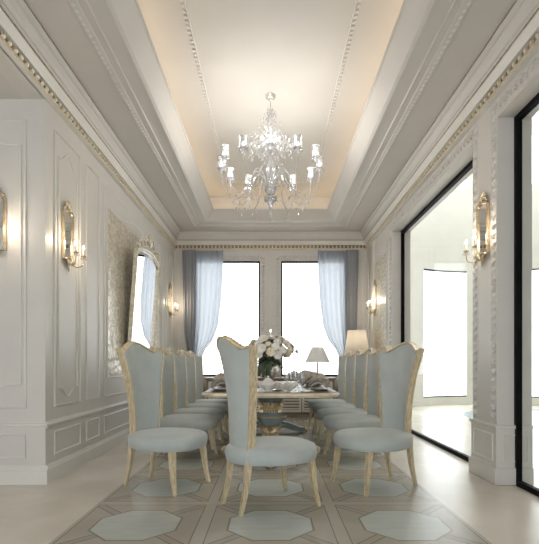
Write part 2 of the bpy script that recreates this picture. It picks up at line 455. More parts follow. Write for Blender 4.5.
# ---- windows
def wframe(bm, ax, c0, a0,a1,z0,z1,t,d):
    def bb(p,q,r,s):
        if ax=='y': box(bm,p,q,c0,c0+d,r,s)
        else: box(bm,c0,c0+d,p,q,r,s)
    bb(a0,a1,z0,z0+t); bb(a0,a1,z1-t,z1); bb(a0,a0+t,z0+t,z1-t); bb(a1-t,a1,z0+t,z1-t)
def window(nm, ax, c0, a0,a1,z0,z1,t,d):
    bm=B(); wframe(bm,ax,c0,a0,a1,z0,z1,t,d); o=struct(nm,bm,'black')
    bm=B(); e=.004
    if ax=='y': box(bm,a0+t,a1-t,c0+d/2-e,c0+d/2+e,z0+t,z1-t)
    else: box(bm,c0+d/2-e,c0+d/2+e,a0+t,a1-t,z0+t,z1-t)
    obj('pane',bm,'pane',o,False)
window('window_1','y',DF+.03,-WX1,-WX0,WZ0,WZ1,.035,.05)
window('window_2','y',DF+.03,WX0,WX1,WZ0,WZ1,.035,.05)
window('window_3','x',W+.16,4.755,7.94,0,3.47,.05,.05)
window('window_4','x',W+.16,.3,4.25,0,3.47,.05,.05)

# ---- outer hall (rotunda beyond the glass)
HC=(5.6,9.2); HR=3.2
def arcseg(bm,a0,a1,z0,z1,r0=HR,r1=HR+.3,n=None):
    n=n or max(1,int(abs(a1-a0)/3)); 
    def P(a,r,z): return (HC[0]+r*math.sin(R(a)),HC[1]+r*math.cos(R(a)),z)
    pr=None; first=None
    for i in range(n+1):
        a=a0+(a1-a0)*i/n; q=[bm.verts.new(P(a,r,z)) for r,z in ((r0,z0),(r1,z0),(r1,z1),(r0,z1))]
        if pr:
            for k_ in range(4): bm.faces.new((pr[k_],pr[(k_+1)%4],q[(k_+1)%4],q[k_]))
        else: first=q
        pr=q
    bm.faces.new(first); bm.faces.new(pr)
wins=[(-28,-3.4),(24,48.6),(-80,-55),(76,90)]
bm=B(); WB,WT=.22,3.68
arcseg(bm,-90,90,0,WB); arcseg(bm,-90,90,WT,5.95); arcseg(bm,-90,90,7.4,7.8)
cuts=[(-90,-80),(-55,-28),(-3.4,24),(48.6,76)]
for a0,a1 in cuts: arcseg(bm,a0,a1,WB,WT); arcseg(bm,a0,a1,5.95,7.4)
box(bm,HC[0]+HR,HC[0]+HR+.3,DN,HC[1],0,7.8)
box(bm,W,W+.33,DN,DF+.25,4.8,7.8)
box(bm,W+.33,9.1,DN-.25,DN,0,7.8)
box(bm,W+.33,9.1,DN,6.2,7.8,8.0)  # unseen roof slab, added to cut the daylight on the hall floor
struct('wall_rotunda',bm,'hall',smooth=True)
bm=B()
for z in (WB,WT):
    for a0,a1 in wins: arcseg(bm,a0,a1,z-.03,z+.03,HR+.02,HR+.08)
struct('trim_66',bm,'black')
bm=B()
arcseg(bm,-90,90,0,.16,HR-.02,HR); struct('baseboard_rotunda',bm,'hall',smooth=True)
bm=B()
for z in (1.0,2.0,3.0,4.4,5.0):
    pass
# mosaic
bm=B()
seg=64
def disc(bm,r0,r1,z,c):
    a=[bm.verts.new((c[0]+r0*math.cos(2*PI*i/seg),c[1]+r0*math.sin(2*PI*i/seg),z)) for i in range(seg)]
    b=[bm.verts.new((c[0]+r1*math.cos(2*PI*i/seg),c[1]+r1*math.sin(2*PI*i/seg),z)) for i in range(seg)]
    for i in range(seg): bm.faces.new((a[i],a[(i+1)%seg],b[(i+1)%seg],b[i]))
bm.free(); bm=B(); disc(bm,1.55,1.95,.004,(6.1,9.3)); disc(bm,.5,.9,.004,(6.1,9.3)); struct('trim_67',bm,'mosaic')

# ------------------------------------------------------------------ chairs
def make_chair():
    t=thing('dining_chair','','chair')
    # back surface
    def crest(u): return 1.25+.10*math.cos(PI*u*.5)**2.6+ (.030*max(0,(abs(u)-.7)/.3)**1.5)
    def hw(v): return .165+.02*v+.125*v**2.2
    def bpos(u,v,off=0,ins=0):
        zt=crest(u)-ins; z=.43+(zt-.43)*v
        vv=(z-.43)/.9
        w=hw(vv)-ins
        y=-.275-.02*vv-.09*max(0,vv)**2.4 + .095*(u*u)*(.4+.6*vv)
        return Vector((u*w,y+off,z))
    bm=B(); thick_grid(bm,lambda a,b:bpos(a*2-1,b,.022+.008*math.sin(PI*a)*math.sin(PI*b),.012),lambda a,b:bpos(a*2-1,b,-.03-.006*math.sin(PI*a)*math.sin(PI*b),.012),14,14)
    obj('backrest',bm,'fabric',t)
    # frame: sides + crest
    pts=[bpos(-1,i/12) for i in range(12)]+[bpos(-1+2*i/20,1) for i in range(21)]+[bpos(1,1-i/12) for i in range(1,13)]
    fr=B()
    for off in (.021,-.026):
        P=[p+Vector((0,off,0)) for p in pts]; sweep(fr,P,1,closed=False,rect=(.008,.009),up=Vector((0,1,0)))
    sweep(fr,[p+Vector((0,-.003,0)) for p in pts],1,rect=(.0035,.02),up=Vector((0,1,0)))
    ball(fr,bpos(0,1)+Vector((0,.012,.004)),.022,(1.6,.7,.7),1)
    obj('back_frame',fr,'wood',t)
    # seat
    def seat(bm):
        n=32; rings=[]
        def outl(k,sc,dz):
            a=2*PI*k/n; c,s=math.cos(a),math.sin(a)
            e=.80
            x=.335*math.copysign(abs(c)**e,c); y=.375*math.copysign(abs(s)**e,s)
            if y<0: x*=1-.28*(-y/.375)**1.2
            return (x*sc,.022+y*sc,dz)
        for sc,z in ((.88,.372),(.955,.374),(.98,.384),(1.0,.43),(.992,.465),(.955,.487),(.86,.503),(.65,.513),(.35,.519)):
            rings.append([bm.verts.new(outl(k,sc,z)) for k in range(n)])
        for a,b in zip(rings,rings[1:]):
            for k in range(n): bm.faces.new((a[k],a[(k+1)%n],b[(k+1)%n],b[k]))
        bm.faces.new(rings[0]); c=bm.verts.new((0,.022,.521))
        for k in range(n): bm.faces.new((rings[-1][k],rings[-1][(k+1)%n],c))
        return bm
    obj('seat',seat(B()),'fabric',t)
    for sx in (-1,1):
        path=catmull([(sx*.225,.26,.43),(sx*.236,.278,.30),(sx*.245,.295,.15),(sx*.258,.325,0)],5)
        n=len(path); rad=[1.18-.62*(i/(n-1)) for i in range(n)]
        obj('leg',sweep(B(),path,rad,rect=(.024,.024),up=Vector((0,1,0))),'wood',t)
        path=catmull([(sx*.158,-.255,.46),(sx*.161,-.262,.34),(sx*.164,-.282,.18),(sx*.17,-.325,0)],5)
        obj('leg',sweep(B(),path,rad,rect=(.022,.024),up=Vector((0,1,0))),'wood',t)
    return t
ch=make_chair()
ordn=['nearest the camera','second from the camera','third from the camera','fourth from the camera','farthest from the camera']
first=True
for side,sg in (('left',-1),('right',1)):
    for i in range(5):
        o=ch if first else copy_tree(ch); first=False
        near = 'standing in front of the table corner, ' if i==0 else ''
        place(o,(sg*(1.0 if i==0 else 1.04),4.25 if i==0 else 5.45+.8*(i-1),0),sg*R(116 if i==0 else 99),f'pale blue high-back chair on the {side} side of the table, {ordn[i]}')
        o['group']=f'dining chairs along the {side} side of the table'
o=copy_tree(ch)
place(o,(-.022,3.68,0),R(-61),'pale blue high-back chair at the near table end, its back showing, seat facing right')
if 'group' in o: del o['group']

# ------------------------------------------------------------------ table
TY0,TY1,TZ,TWd=5.15,8.45,.81,.815
TC=(TY0+TY1)/2
tb=thing('dining_table','long gilt-edged dining table with dark top on carved pedestals','table',(0,TC,0))
def tshape(sc_in,z):
    hx=TWd-sc_in; hy=(TY1-TY0)/2-sc_in; c=.17; pts=[]
    for sx,sy in ((1,1),(-1,1),(-1,-1),(1,-1)):
        seq=[]
        for k_ in range(7):
            a=R(90)*k_/6
            seq.append((sx*(hx-c*(1-math.sin(a)) if False else hx-c+c*math.cos(a)), sy*(hy-c+c*math.sin(a))))
        # serpentine corner
        if sx*sy<0: seq=seq[::-1]
        pts+=seq
    return [(x,y,z) for x,y in pts]
def slab(layers):
    bm=B(); Rg=[[bm.verts.new(p) for p in tshape(s,z)] for s,z in layers]
    n=len(Rg[0])
    for a,b in zip(Rg,Rg[1:]):
        for k_ in range(n): bm.faces.new((a[k_],a[(k_+1)%n],b[(k_+1)%n],b[k_]))
    bm.faces.new(Rg[0]); bm.faces.new(Rg[-1]); return bm
obj('apron',slab([(.05,.745),(.015,.75),(.012,.768),(0,.775),(0,.79),(.006,.80),(.03,.806)]),'tableedge',tb)
obj('tabletop',slab([(.03,.80),(.022,.806),(.024,.81)]),'tabletop',tb)
def acanthus(bm,c,ang,h,w,out,flip=1,r0=.06):
    # leaf with ribs: base at c, rising h (signed), curling outward
    rot=Matrix.Rotation(ang,3,'Z'); C=Vector(c)
    def fn(a,b):
        u=a*2-1; wd=w*(math.sin(PI*(.18+.72*b)))*(1+.22*math.cos(b*5*PI))
        rib=.016*math.cos(u*3.0*PI)
        r=r0+out*b**2.2+rib
        z=h*(b-.22*max(0,b-.72)/.28*b)
        return C+rot@Vector((r,u*wd,z))
    grid(bm,fn,12,10)
def pedestal(cy):
    p=obj('pedestal',lathe(B(),[(0,.05),(.16,.05),(.20,.09),(.16,.13),(.10,.17),(.075,.24),(.085,.34),(.15,.42),(.19,.46),(.20,.485),(.195,.50),(.15,.51),(.12,.53),(.12,.64),(.16,.70),(.24,.74),(.25,.752)],28,(0,cy,0)),'urnblue',tb)
    bm=B()
    for i in range(8): acanthus(bm,(0,cy,.535),2*PI*i/8+PI/8,.17,.055,.07,1,.125)
    for i in range(8): acanthus(bm,(0,cy,.20),2*PI*i/8,.23,.06,.10,1,.085)
    lathe(bm,[(.2,.478),(.21,.487),(.2,.497)],28,(0,cy,0))
    obj('acanthus_leaves',bm,'gold',p)
    for a,Ln in ((-90,.80),(0,.60),(180,.60),(90,.7)):
        rot=Matrix.Rotation(R(a),3,'Z'); C=Vector((0,cy,0))
        pth=catmull([C+rot@Vector(q) for q in ((.10,0,.15),(.25,0,.13),(.42,0,.075),(Ln-.12,0,.05),(Ln-.03,0,.055))],5)
        n=len(pth)
        lg=obj('leg',sweep(B(),pth,[1.2-.45*i/(n-1) for i in range(n)],rect=(.06,.045)),'urnblue',tb)
        bm=B(); e=C+rot@Vector((Ln-.03,0,.05))
        sp=[]
        for i in range(22):
            th=i/21*2.6*PI; rr=.05*(1-i/30)
            sp.append(e+rot@Vector((rr*math.cos(th-PI/2),0,rr*math.sin(th-PI/2)+.012)))
        sweep(bm,sp,[1]*len(sp),rect=(.06,.012),up=lambda i:rot@Vector((0,1,0))) if False else sweep(bm,sp,.013,6)
        ball(bm,e+Vector((0,0,0)),.045,(1,1,.9),2); ball(bm,e+rot@Vector((-.10,0,.035)),.05,(1.6,.8,.5),2)
        obj('scroll_foot',bm,'gold',lg)
pedestal(5.65-TC); pedestal(7.45-TC)
# ------------------------------------------------------------------ tableware
def plate_bm(r,h=.018,z=0):
    return lathe(B(),[(0,z),(r*.62,z),(r*.72,z+.004),(r,z+h),(r*.985,z+h+.003),(r*.7,z+.009),(0,z+.007)],32)
def goblet(h=.19,r=.036):
    return lathe(B(),[(0,0),(r*.95,0),(r*.9,.004),(.006,.012),(.005,h*.42),(.012,h*.47),(r*.85,h*.62),(r,h*.8),(r*.9,h),(r*.87,h),(r*.95,h*.8),(r*.8,h*.64),(0,h*.5)],20)
def napkin_bm():
    bm=B()
    for k_ in range(5):
        z=.012+.009*k_; L=.12-.008*k_
        def fn(a,b,z=z,L=L,k_=k_):
            return Vector(((a-.5)*2*L,(b-.5)*.13+.01*math.sin(a*9+k_), z+.012*math.sin(a*PI*3+k_*1.3)*math.sin(b*PI)+.022*math.sin(PI*b)))
        def fn2(a,b,f_=fn): q=f_(a,b); return Vector((q.x,q.y,q.z-.007))
        thick_grid(bm,fn,fn2,14,6)
    lathe(bm,[(.026,-.014),(.031,0),(.026,.014)],14,(0,0,.05))
    return bm
ZT=TZ+.001
charger=tag(obj('charger_plate',plate_bm(.165,.014),'tabletop'),'','plate')
dplate=tag(obj('dinner_plate',plate_bm(.135,.02),'porcelain'),'','plate')
nap=tag(obj('napkin',napkin_bm(),'napkin'),'','napkin')
gob=tag(obj('wine_glass',goblet(),'glassware'),'','glass')
gob2=tag(obj('water_goblet',goblet(.22,.042),'glassware'),'','glass')
spots=[]
for sg,sd in ((-1,'left'),(1,'right')):
    for i in range(4):
        spots.append((sg*.60,5.52+.78*i,sg*-1,sd,['nearest','second','third','farthest'][i]))
used=set(); nap.scale=(1.35,1.5,2.3)
def inst(o,loc,rz,label,group):
    c=o if o.name not in used else o.copy()
    if o.name not in used: used.add(o.name)
    else: COL.objects.link(c)
    place(c,loc,rz,label); c['group']=group
    return c
for x,y,d,sd,od in spots:
    wh=f'{od} setting along the {sd} table side'
    inst(charger,(x,y,ZT),0,f'dark charger plate of the {wh}','charger plates')
    inst(dplate,(x,y,ZT+.0105),0,f'white dinner plate of the {wh}','dinner plates')
    inst(nap,(x,y,ZT+.030),R(90)+.2*d,f'folded taupe napkin on the {wh}','folded napkins')
    inst(gob,(x+d*.22,y-.10,ZT),0,f'smaller clear wine glass of the {wh}','wine glasses')
    inst(gob2,(x+d*.21,y+.07,ZT),0,f'taller clear goblet of the {wh}','water goblets')
# glasses near the silver bowl
for i,(x,y) in enumerate(((.20,5.42),(.30,5.40),(.25,5.5))):
    inst(gob2,(x,y,ZT),0,['clear tall goblet just behind the white shell bowl, left of three','clear tall goblet just behind the white shell bowl, right of three','clear tall goblet behind the white shell bowl, rearmost of three'][i],'goblets by the shell bowl')
bp=tag(obj('side_plate',plate_bm(.09,.014),'porcelain'),'','plate')
for x,y,lb in ((-.43,5.25,'small white side plate at the near left corner of the table'),(.42,5.25,'small white side plate at the near right corner of the table')):
    inst(bp,(x,y,ZT),0,lb,'side plates at the near end')
# white shell bowl
t=thing('shell_bowl','white ruffled shell-shaped bowl near the right of the table end','bowl',(.21,5.27,ZT))
bm=B()
def shell(a,b):
    th=a*2*PI; r=(.02+.085*b)*(1+.13*b*math.cos(9*th)); return Vector((r*math.cos(th),r*math.sin(th),.02+.075*b**1.5+.012*b*math.sin(9*th)))
thick_grid(bm,shell,lambda a,b:shell(a,b)-Vector((0,0,.006)),72,8); obj('bowl',bm,'porcelain',t)
obj('foot',lathe(B(),[(0,0),(.05,0),(.045,.008),(.02,.012),(.022,.026),(0,.026)],20),'silver',t)
bm=B()
for i in range(26):
    a=random.uniform(0,6.28); rr=random.uniform(0,.07); ball(bm,(rr*math.cos(a),rr*math.sin(a),.085+random.uniform(0,.03)),.018,(1.3,.8,.6),1,Matrix.Rotation(random.uniform(0,3),4,'Z'))
obj('petals',bm,'petal',t)['kind']='stuff'
# teapot + cups
def cup(nm,lb,loc,s=1,mat='porcelain'):
    t=thing(nm,lb,'cup',loc,random.uniform(0,3))
    obj('cup',lathe(B(),[(0,.006),(.025*s,.006),(.028*s,.014),(.045*s,.04*s+.01),(.05*s,.07*s),(.047*s,.07*s),(.04*s,.035*s),(0,.018)],24),mat,t)
    obj('saucer',lathe(B(),[(0,0),(.045*s,0),(.08*s,.012),(.079*s,.015),(.04*s,.006),(0,.006)],24),mat,t)
    obj('handle',sweep(B(),catmull([(.043*s,0,.055*s),(.07*s,0,.058*s),(.072*s,0,.035*s),(.036*s,0,.028*s)],5),.005,6),mat,t)
cup('tea_cup','white cup and saucer left of the centre bouquet at the table end',(-.27,5.34,ZT),1.1)
cup('tea_cup','white cup and saucer right at the foot of the bouquet vase',(.10,5.52,ZT),1.1)
t=thing('teapot','white porcelain lidded teapot in front of the bouquet vase','teapot',(-.03,5.34,ZT),R(160))
obj('body',lathe(B(),[(0,0),(.05,0),(.055,.008),(.035,.015),(.075,.05),(.088,.085),(.075,.12),(.045,.138),(.0,.14)],28),'porcelain',t)
obj('lid',lathe(B(),[(.046,.136),(.048,.142),(.03,.158),(.01,.165),(.016,.176),(.012,.187),(0,.19)],24),'porcelain',t)
obj('spout',sweep(B(),catmull([(.07,0,.055),(.11,0,.075),(.125,0,.115),(.15,0,.13)],5),[.018-.0006*i for i in range(16)],8),'porcelain',t)
obj('handle',sweep(B(),catmull([(-.075,0,.105),(-.12,0,.12),(-.13,0,.08),(-.08,0,.05)],5),.007,6),'porcelain',t)
t=thing('sugar_bowl','silver lidded sugar bowl at the left foot of the bouquet','sugar bowl',(-.19,5.52,ZT))
obj('body',lathe(B(),[(0,0),(.035,0),(.02,.012),(.06,.04),(.07,.07),(.055,.10),(0,.10)],24),'silver',t)
obj('lid',lathe(B(),[(.056,.10),(.05,.115),(.015,.128),(.012,.14),(0,.146)],20),'silver',t)
# bouquet
t=thing('flower_bouquet','large bouquet of white and cream flowers in a footed vase','bouquet',(0,5.75,ZT))
obj('vase',lathe(B(),[(0,0),(.085,0),(.09,.014),(.055,.03),(.03,.07),(.04,.09),(.03,.11),(.045,.14),(.085,.19),(.105,.25),(.09,.30),(.065,.33),(.085,.36),(.078,.36),(.055,.33),(0,.3)],32),'silver',t)
bm=B()
for i in range(60):
    a=random.uniform(0,2*PI); el=random.uniform(-.5,.7); L=random.uniform(.16,.30)
    d=Vector((math.cos(a)*math.cos(el),math.sin(a)*math.cos(el),math.sin(el))); s=d.cross(Vector((0,0,1))).normalized(); c=Vector((0,0,.42))
    def lf(u,v,d=d,s=s,c=c,L=L): return c+d*(L*v+.02)+s*((u-.5)*.055*math.sin(PI*min(v+.05,1)))+Vector((0,0,.02*math.sin(PI*v)-.03*v*v))
    grid(bm,lf,2,6)
for i in range(14):
    a=random.uniform(PI*.9,PI*1.5); sweep(bm,catmull([(.03*math.cos(a),.03*math.sin(a),.36),(.12*math.cos(a),.12*math.sin(a),.35),(.15*math.cos(a),.15*math.sin(a),.22+random.uniform(-.08,.05))],4),[.02]*9,5)
obj('foliage',bm,'leaf',t)['kind']='stuff'
def blossom_bm(r):
    bm=B()
    ball(bm,(0,0,0),r*.35,(1,1,.8),1)
    for ly,(nP,el,ln) in enumerate(((5,1.1,.55),(7,.65,.85),(8,.15,1.0))):
        for k_ in range(nP):
            a=2*PI*k_/nP+ly*.5; rot=Matrix.Rotation(a,3,'Z')
            def pf(u,v,el=el,ln=ln,rot=rot):
                x=r*ln*v*math.cos(el*(1-.4*v)); z=r*ln*v*math.sin(el)+.15*r*math.sin(v*PI)
                return rot@Vector((x+.0,(u-.5)*r*.95*math.sin(PI*(.12+.76*v)),z-.12*r*abs(u-.5)))
            grid(bm,pf,3,4)
    return bm
fl1=obj('blossom',blossom_bm(.06),'petal',t); fl2=obj('blossom',blossom_bm(.048),'petalcream',t)
cnt=0
pts=[]
for i in range(46):
    ga=i*2.39996; zz=1-(i+.5)/46*1.45; rr=math.sqrt(max(0,1-zz*zz))
    pts.append((math.cos(ga)*rr,math.sin(ga)*rr,zz))
for i,(x,y,z) in enumerate(pts):
    src=fl1 if i%3 else fl2
    c=src if i<2 and not src.get('u') else src.copy()
    if c is not src: COL.objects.link(c); c.parent=t
    src['u']=1
    k_=random.uniform(.85,1.1)
    c.location=(x*.30*k_,y*.22*k_,.50+z*.16*k_)
    c.rotation_euler=Vector((x,y,z+.25)).to_track_quat('Z','Y').to_euler()
    s_=random.uniform(.9,1.3); c.scale=(s_,s_,s_)
    if 'u' in c: del c['u']
for q in (fl1,fl2):
    if 'u' in q: del q['u']
# candelabrum behind the bouquet
t=thing('candelabrum','crystal candelabrum with lit candles rising behind the bouquet','candelabrum',(0,6.25,ZT))
obj('stem',lathe(B(),[(0,0),(.09,0),(.095,.012),(.04,.03),(.015,.06),(.03,.10),(.014,.14),(.03,.2),(.014,.26),(.035,.32),(.014,.38),(.04,.44),(.045,.47),(.015,.50),(.015,.62),(.03,.655),(0,.66)],20),'crystal',t)
for k_ in range(5):
    a=2*PI*k_/4+.4; rr=.14 if k_<4 else 0; x,y=rr*math.cos(a),rr*math.sin(a); zc=.50 if k_<4 else .66
    if k_<4: arm=obj('arm',sweep(B(),catmull([(0,0,.42),(x*.4,y*.4,.36),(x*.9,y*.9,.40),(x,y,.49)],5),.007,6),'crystal',t)
    else: arm=t
    obj('candle_cup',lathe(B(),[(0,-.01),(.02,0),(.04,.015),(.038,.018),(.012,.008),(0,.008)],16,(x,y,zc)),'crystal',arm)
    obj('candle',lathe(B(),[(0,0),(.011,0),(.011,.10),(0,.105)],12,(x,y,zc+.006)),'candle',arm)
    obj('flame',lathe(B(),[(0,0),(.007,.008),(.004,.022),(0,.032)],10,(x,y,zc+.112)),'flame',arm)
bm=B()
for k_ in range(40):
    a=random.uniform(0,2*PI); rr=random.uniform(.03,.15); oct_(bm,(rr*math.cos(a),rr*math.sin(a),random.uniform(.30,.50)),.007,.016)
obj('crystal_drops',bm,'crystal',t,False)['kind']='stuff'

# ------------------------------------------------------------------ sideboard, lamps
t=thing('sideboard','low cream sideboard with slatted front under the far windows','sideboard',(0,9.62,0))
bm=B(); box(bm,-1.35,1.35,-.17,.2,.08,.80,.006); obj('body',bm,'tabletop',t)
bm=B(); box(bm,-1.38,1.38,-.20,.22,.80,.84,.008); obj('top',bm,'tabletop',t)
bm=B(); box(bm,-1.30,1.30,-.15,.18,0,.08); obj('plinth',bm,'tabletop',t)
for k_ in range(4):
    x0=-1.3+k_*.655
    d=B(); 
    wframe(d,'y',-.19,x0,x0+.635,.12,.76,.04,.02)
    for j in range(9): box(d,x0+.04,x0+.595,-.184,-.172,.175+j*.062,.205+j*.062)
    dd=obj('door',d,'mould',t,False)
    obj('knob',lathe(B(),[(0,0),(.012,.006),(.01,.018),(0,.022)],12,(0,0,0)),'brass',dd)
    kk=dd.children[0] if dd.children else None
    if kk: kk.rotation_euler=(R(90),0,0); kk.location=(x0+(.61 if k_%2==0 else .025),-.19,.45)
def shade_bm(r0,r1,h,z):
    bm=B(); n=40
    def fn(a,b): th=2*PI*a; r=(r0+(r1-r0)*b)*(1+.006*math.cos(th*30)); return Vector((r*math.cos(th),r*math.sin(th),z+h*b))
    grid(bm,fn,120,6); bmesh.ops.remove_doubles(bm,verts=bm.verts,dist=1e-5); return bm
t=thing('table_lamp','small table lamp with grey conical shade on the sideboard','lamp',(1.0,9.58,.841))
obj('base',lathe(B(),[(0,0),(.07,0),(.075,.012),(.03,.025),(.014,.05),(.02,.09),(.018,.13),(.016,.33),(.02,.345),(0,.35)],24),'darkgold',t)
obj('lamp_shade',shade_bm(.27,.12,.33,.32),'shade',t)
obj('shade_ring',sweep(B(),[(.02*math.cos(a),.02*math.sin(a),.62) for a in [2*PI*i/12 for i in range(12)]],.004,5,True),'brass',t)
def pt(name,loc,w,col,r=.02):
    l=bpy.data.lights.new(name,'POINT'); l.energy=w; l.color=col; l.shadow_soft_size=r
    o=bpy.data.objects.new(name,l); COL.objects.link(o); o.location=loc; return o
WARM=(1,.84,.64)
t=thing('floor_lamp','tall lit lamp with large cream shade in the right far corner','lamp',(1.78,9.28,0))
obj('base',lathe(B(),[(0,0),(.15,0),(.15,.02),(.05,.04),(.02,.06),(0,.06)],28),'brass',t)
obj('pole',lathe(B(),[(0,.05),(.016,.05),(.016,.5),(.03,.52),(.016,.54),(.014,1.5),(0,1.5)],16),'brass',t)
obj('lamp_shade',shade_bm(.26,.185,.52,1.30),'shadewarm',t)
obj('bulb',lathe(B(),[(0,1.50),(.02,1.51),(.035,1.55),(.025,1.59),(0,1.6)],14),'softbulb',t)
pt('floor_lamp_light',(1.78,9.28,1.66),.9,WARM,.03)

# ------------------------------------------------------------------ curtains
def curtain(nm,lb,sg,x_out,inner,z0,z1,y,folds,amp,mat,grp=None):
    bm=B(); 
    def fn(a,b):
        z=z0+(z1-z0)*b; xi=inner(z); x=x_out(z)+(xi-x_out(z))*a
        return Vector((sg*x, y+amp*math.sin(a*folds*2*PI+.6*math.sin(b*3))*(.6+.4*math.sin(a*7+1)) , z))
    grid(bm,fn,folds*12,40)
    o=obj(nm,bm,mat); tag(o,lb,'curtain',grp); return o
def interp(tab):
    def f(z):
        for (z0,v0),(z1,v1) in zip(tab,tab[1:]):
            if z0<=z<=z1:
                t=(z-z0)/(z1-z0); t=t*t*(3-2*t)*.5+t*.5; return v0+(v1-v0)*t
        return tab[-1][1] if z>tab[-1][0] else tab[0][1]
    return f
inn=interp([(0,1.40),(.6,1.45),(1.15,1.56),(1.4,1.46),(1.7,1.25),(2.0,1.15),(2.6,1.08),(3.2,1.045),(3.66,1.04)])
outx=interp([(0,1.78),(1.15,1.70),(1.8,1.76),(3.66,1.78)])
for sg,sd in ((-1,'left'),(1,'right')):
    curtain('sheer_curtain',f'pale translucent sheer curtain swept back at the {sd} window',sg,outx,inn,.03,3.62,9.83 if False else 9.90,6,.03,'sheer','sheer curtains')
    i2=interp([(0,1.66),(1.15,1.69),(2,1.66),(3.66,1.64)]); o2=interp([(0,1.90),(1.15,1.80),(2,1.90),(3.66,1.93)])
    curtain('drape',f'dark grey drape hanging outside the sheer at the {sd} window',sg,o2,i2,.02,3.62,9.84,4,.022,'drape','grey drapes')
    tb_=obj('curtain_tieback',sweep(B(),catmull([(sg*1.52,9.83,1.18),(sg*1.60,9.79,1.15),(sg*1.78,9.79,1.19),(sg*1.86,9.86,1.26),(sg*1.88,9.98,1.30)],5),.014,8),'gold'); tag(tb_,f'gold cord tieback around the {sd} curtains','tieback','curtain tiebacks')

# ------------------------------------------------------------------ leaning mirror
t=thing('wall_mirror','tall gilt mirror with carved crest leaning out from the patterned left wall','mirror',(-W+.045,7.19,1.2))
t.rotation_euler=(0,R(4.2),0)
hw_=.65; hh=1.62
def mirror_outline(i0):
    P=[(-hw_+i0,i0),(hw_-i0,i0),(hw_-i0,hh-i0)]
    for k_ in range(1,12):
        s=k_/12; P.append((hw_-i0-(2*hw_-2*i0)*s, hh-i0+.10*math.sin(PI*s)))
    P.append((-hw_+i0,hh-i0)); return P
bm=B(); P=mirror_outline(.03); a=[bm.verts.new((.02,y,z)) for y,z in P]; b=[bm.verts.new((.0,y,z)) for y,z in P]
bm.faces.new(a); bm.faces.new(b)
for i in range(len(P)): bm.faces.new((a[i],a[(i+1)%len(P)],b[(i+1)%len(P)],b[i]))
obj('glass',bm,'mirror',t,False)
bm=B(); sweep(bm,[(.02,y,z) for y,z in mirror_outline(.01)],1,closed=True,rect=(.02,.022),up=Vector((1,0,0)))
sweep(bm,[(.05,y,z) for y,z in mirror_outline(-.005)],.012,6,closed=True,up=Vector((1,0,0)))
obj('frame',bm,'champagne',t)
bm=B()
def scroll(c,r,dr,turns,start,rad=.014):
    sp=[]
    for i in range(26):
        th=start+dr*i/25*turns*2*PI; q=r*(1-.75*i/25); sp.append((.035,c[0]+q*math.cos(th),c[1]+q*math.sin(th)))
    sweep(bm,sp,[rad*(1-.5*i/25) for i in range(26)],6,up=Vector((1,0,0)))
for sg in (-1,1):
    for k_,(yy,zz,r) in enumerate(((.62,1.66,.11),(.47,1.75,.09),(.32,1.80,.09),(.17,1.84,.09))):
        scroll((sg*yy,zz),r,sg*(-1 if k_%2 else 1),1.3,PI/2)
        ball(bm,(.035,sg*(yy-.06),zz+.02),.04,(.6,1.3,.7),1,Matrix.Rotation(sg*.6,4,'X'))
    for k_ in range(3): ball(bm,(.035,sg*.64,1.5-.09*k_),.035,(.6,.7,1.4),1,Matrix.Rotation(sg*.3,4,'X'))
ball(bm,(.04,0,1.88),.07,(.5,1,1.2),2)
for k_ in range(5):
    a=R(30+30*k_); ball(bm,(.04,.09*math.cos(a),1.88+.09*math.sin(a)),.035,(.5,.6,1.5),1,Matrix.Rotation(a-PI/2,4,'X'))
obj('crest',bm,'champagne',t)

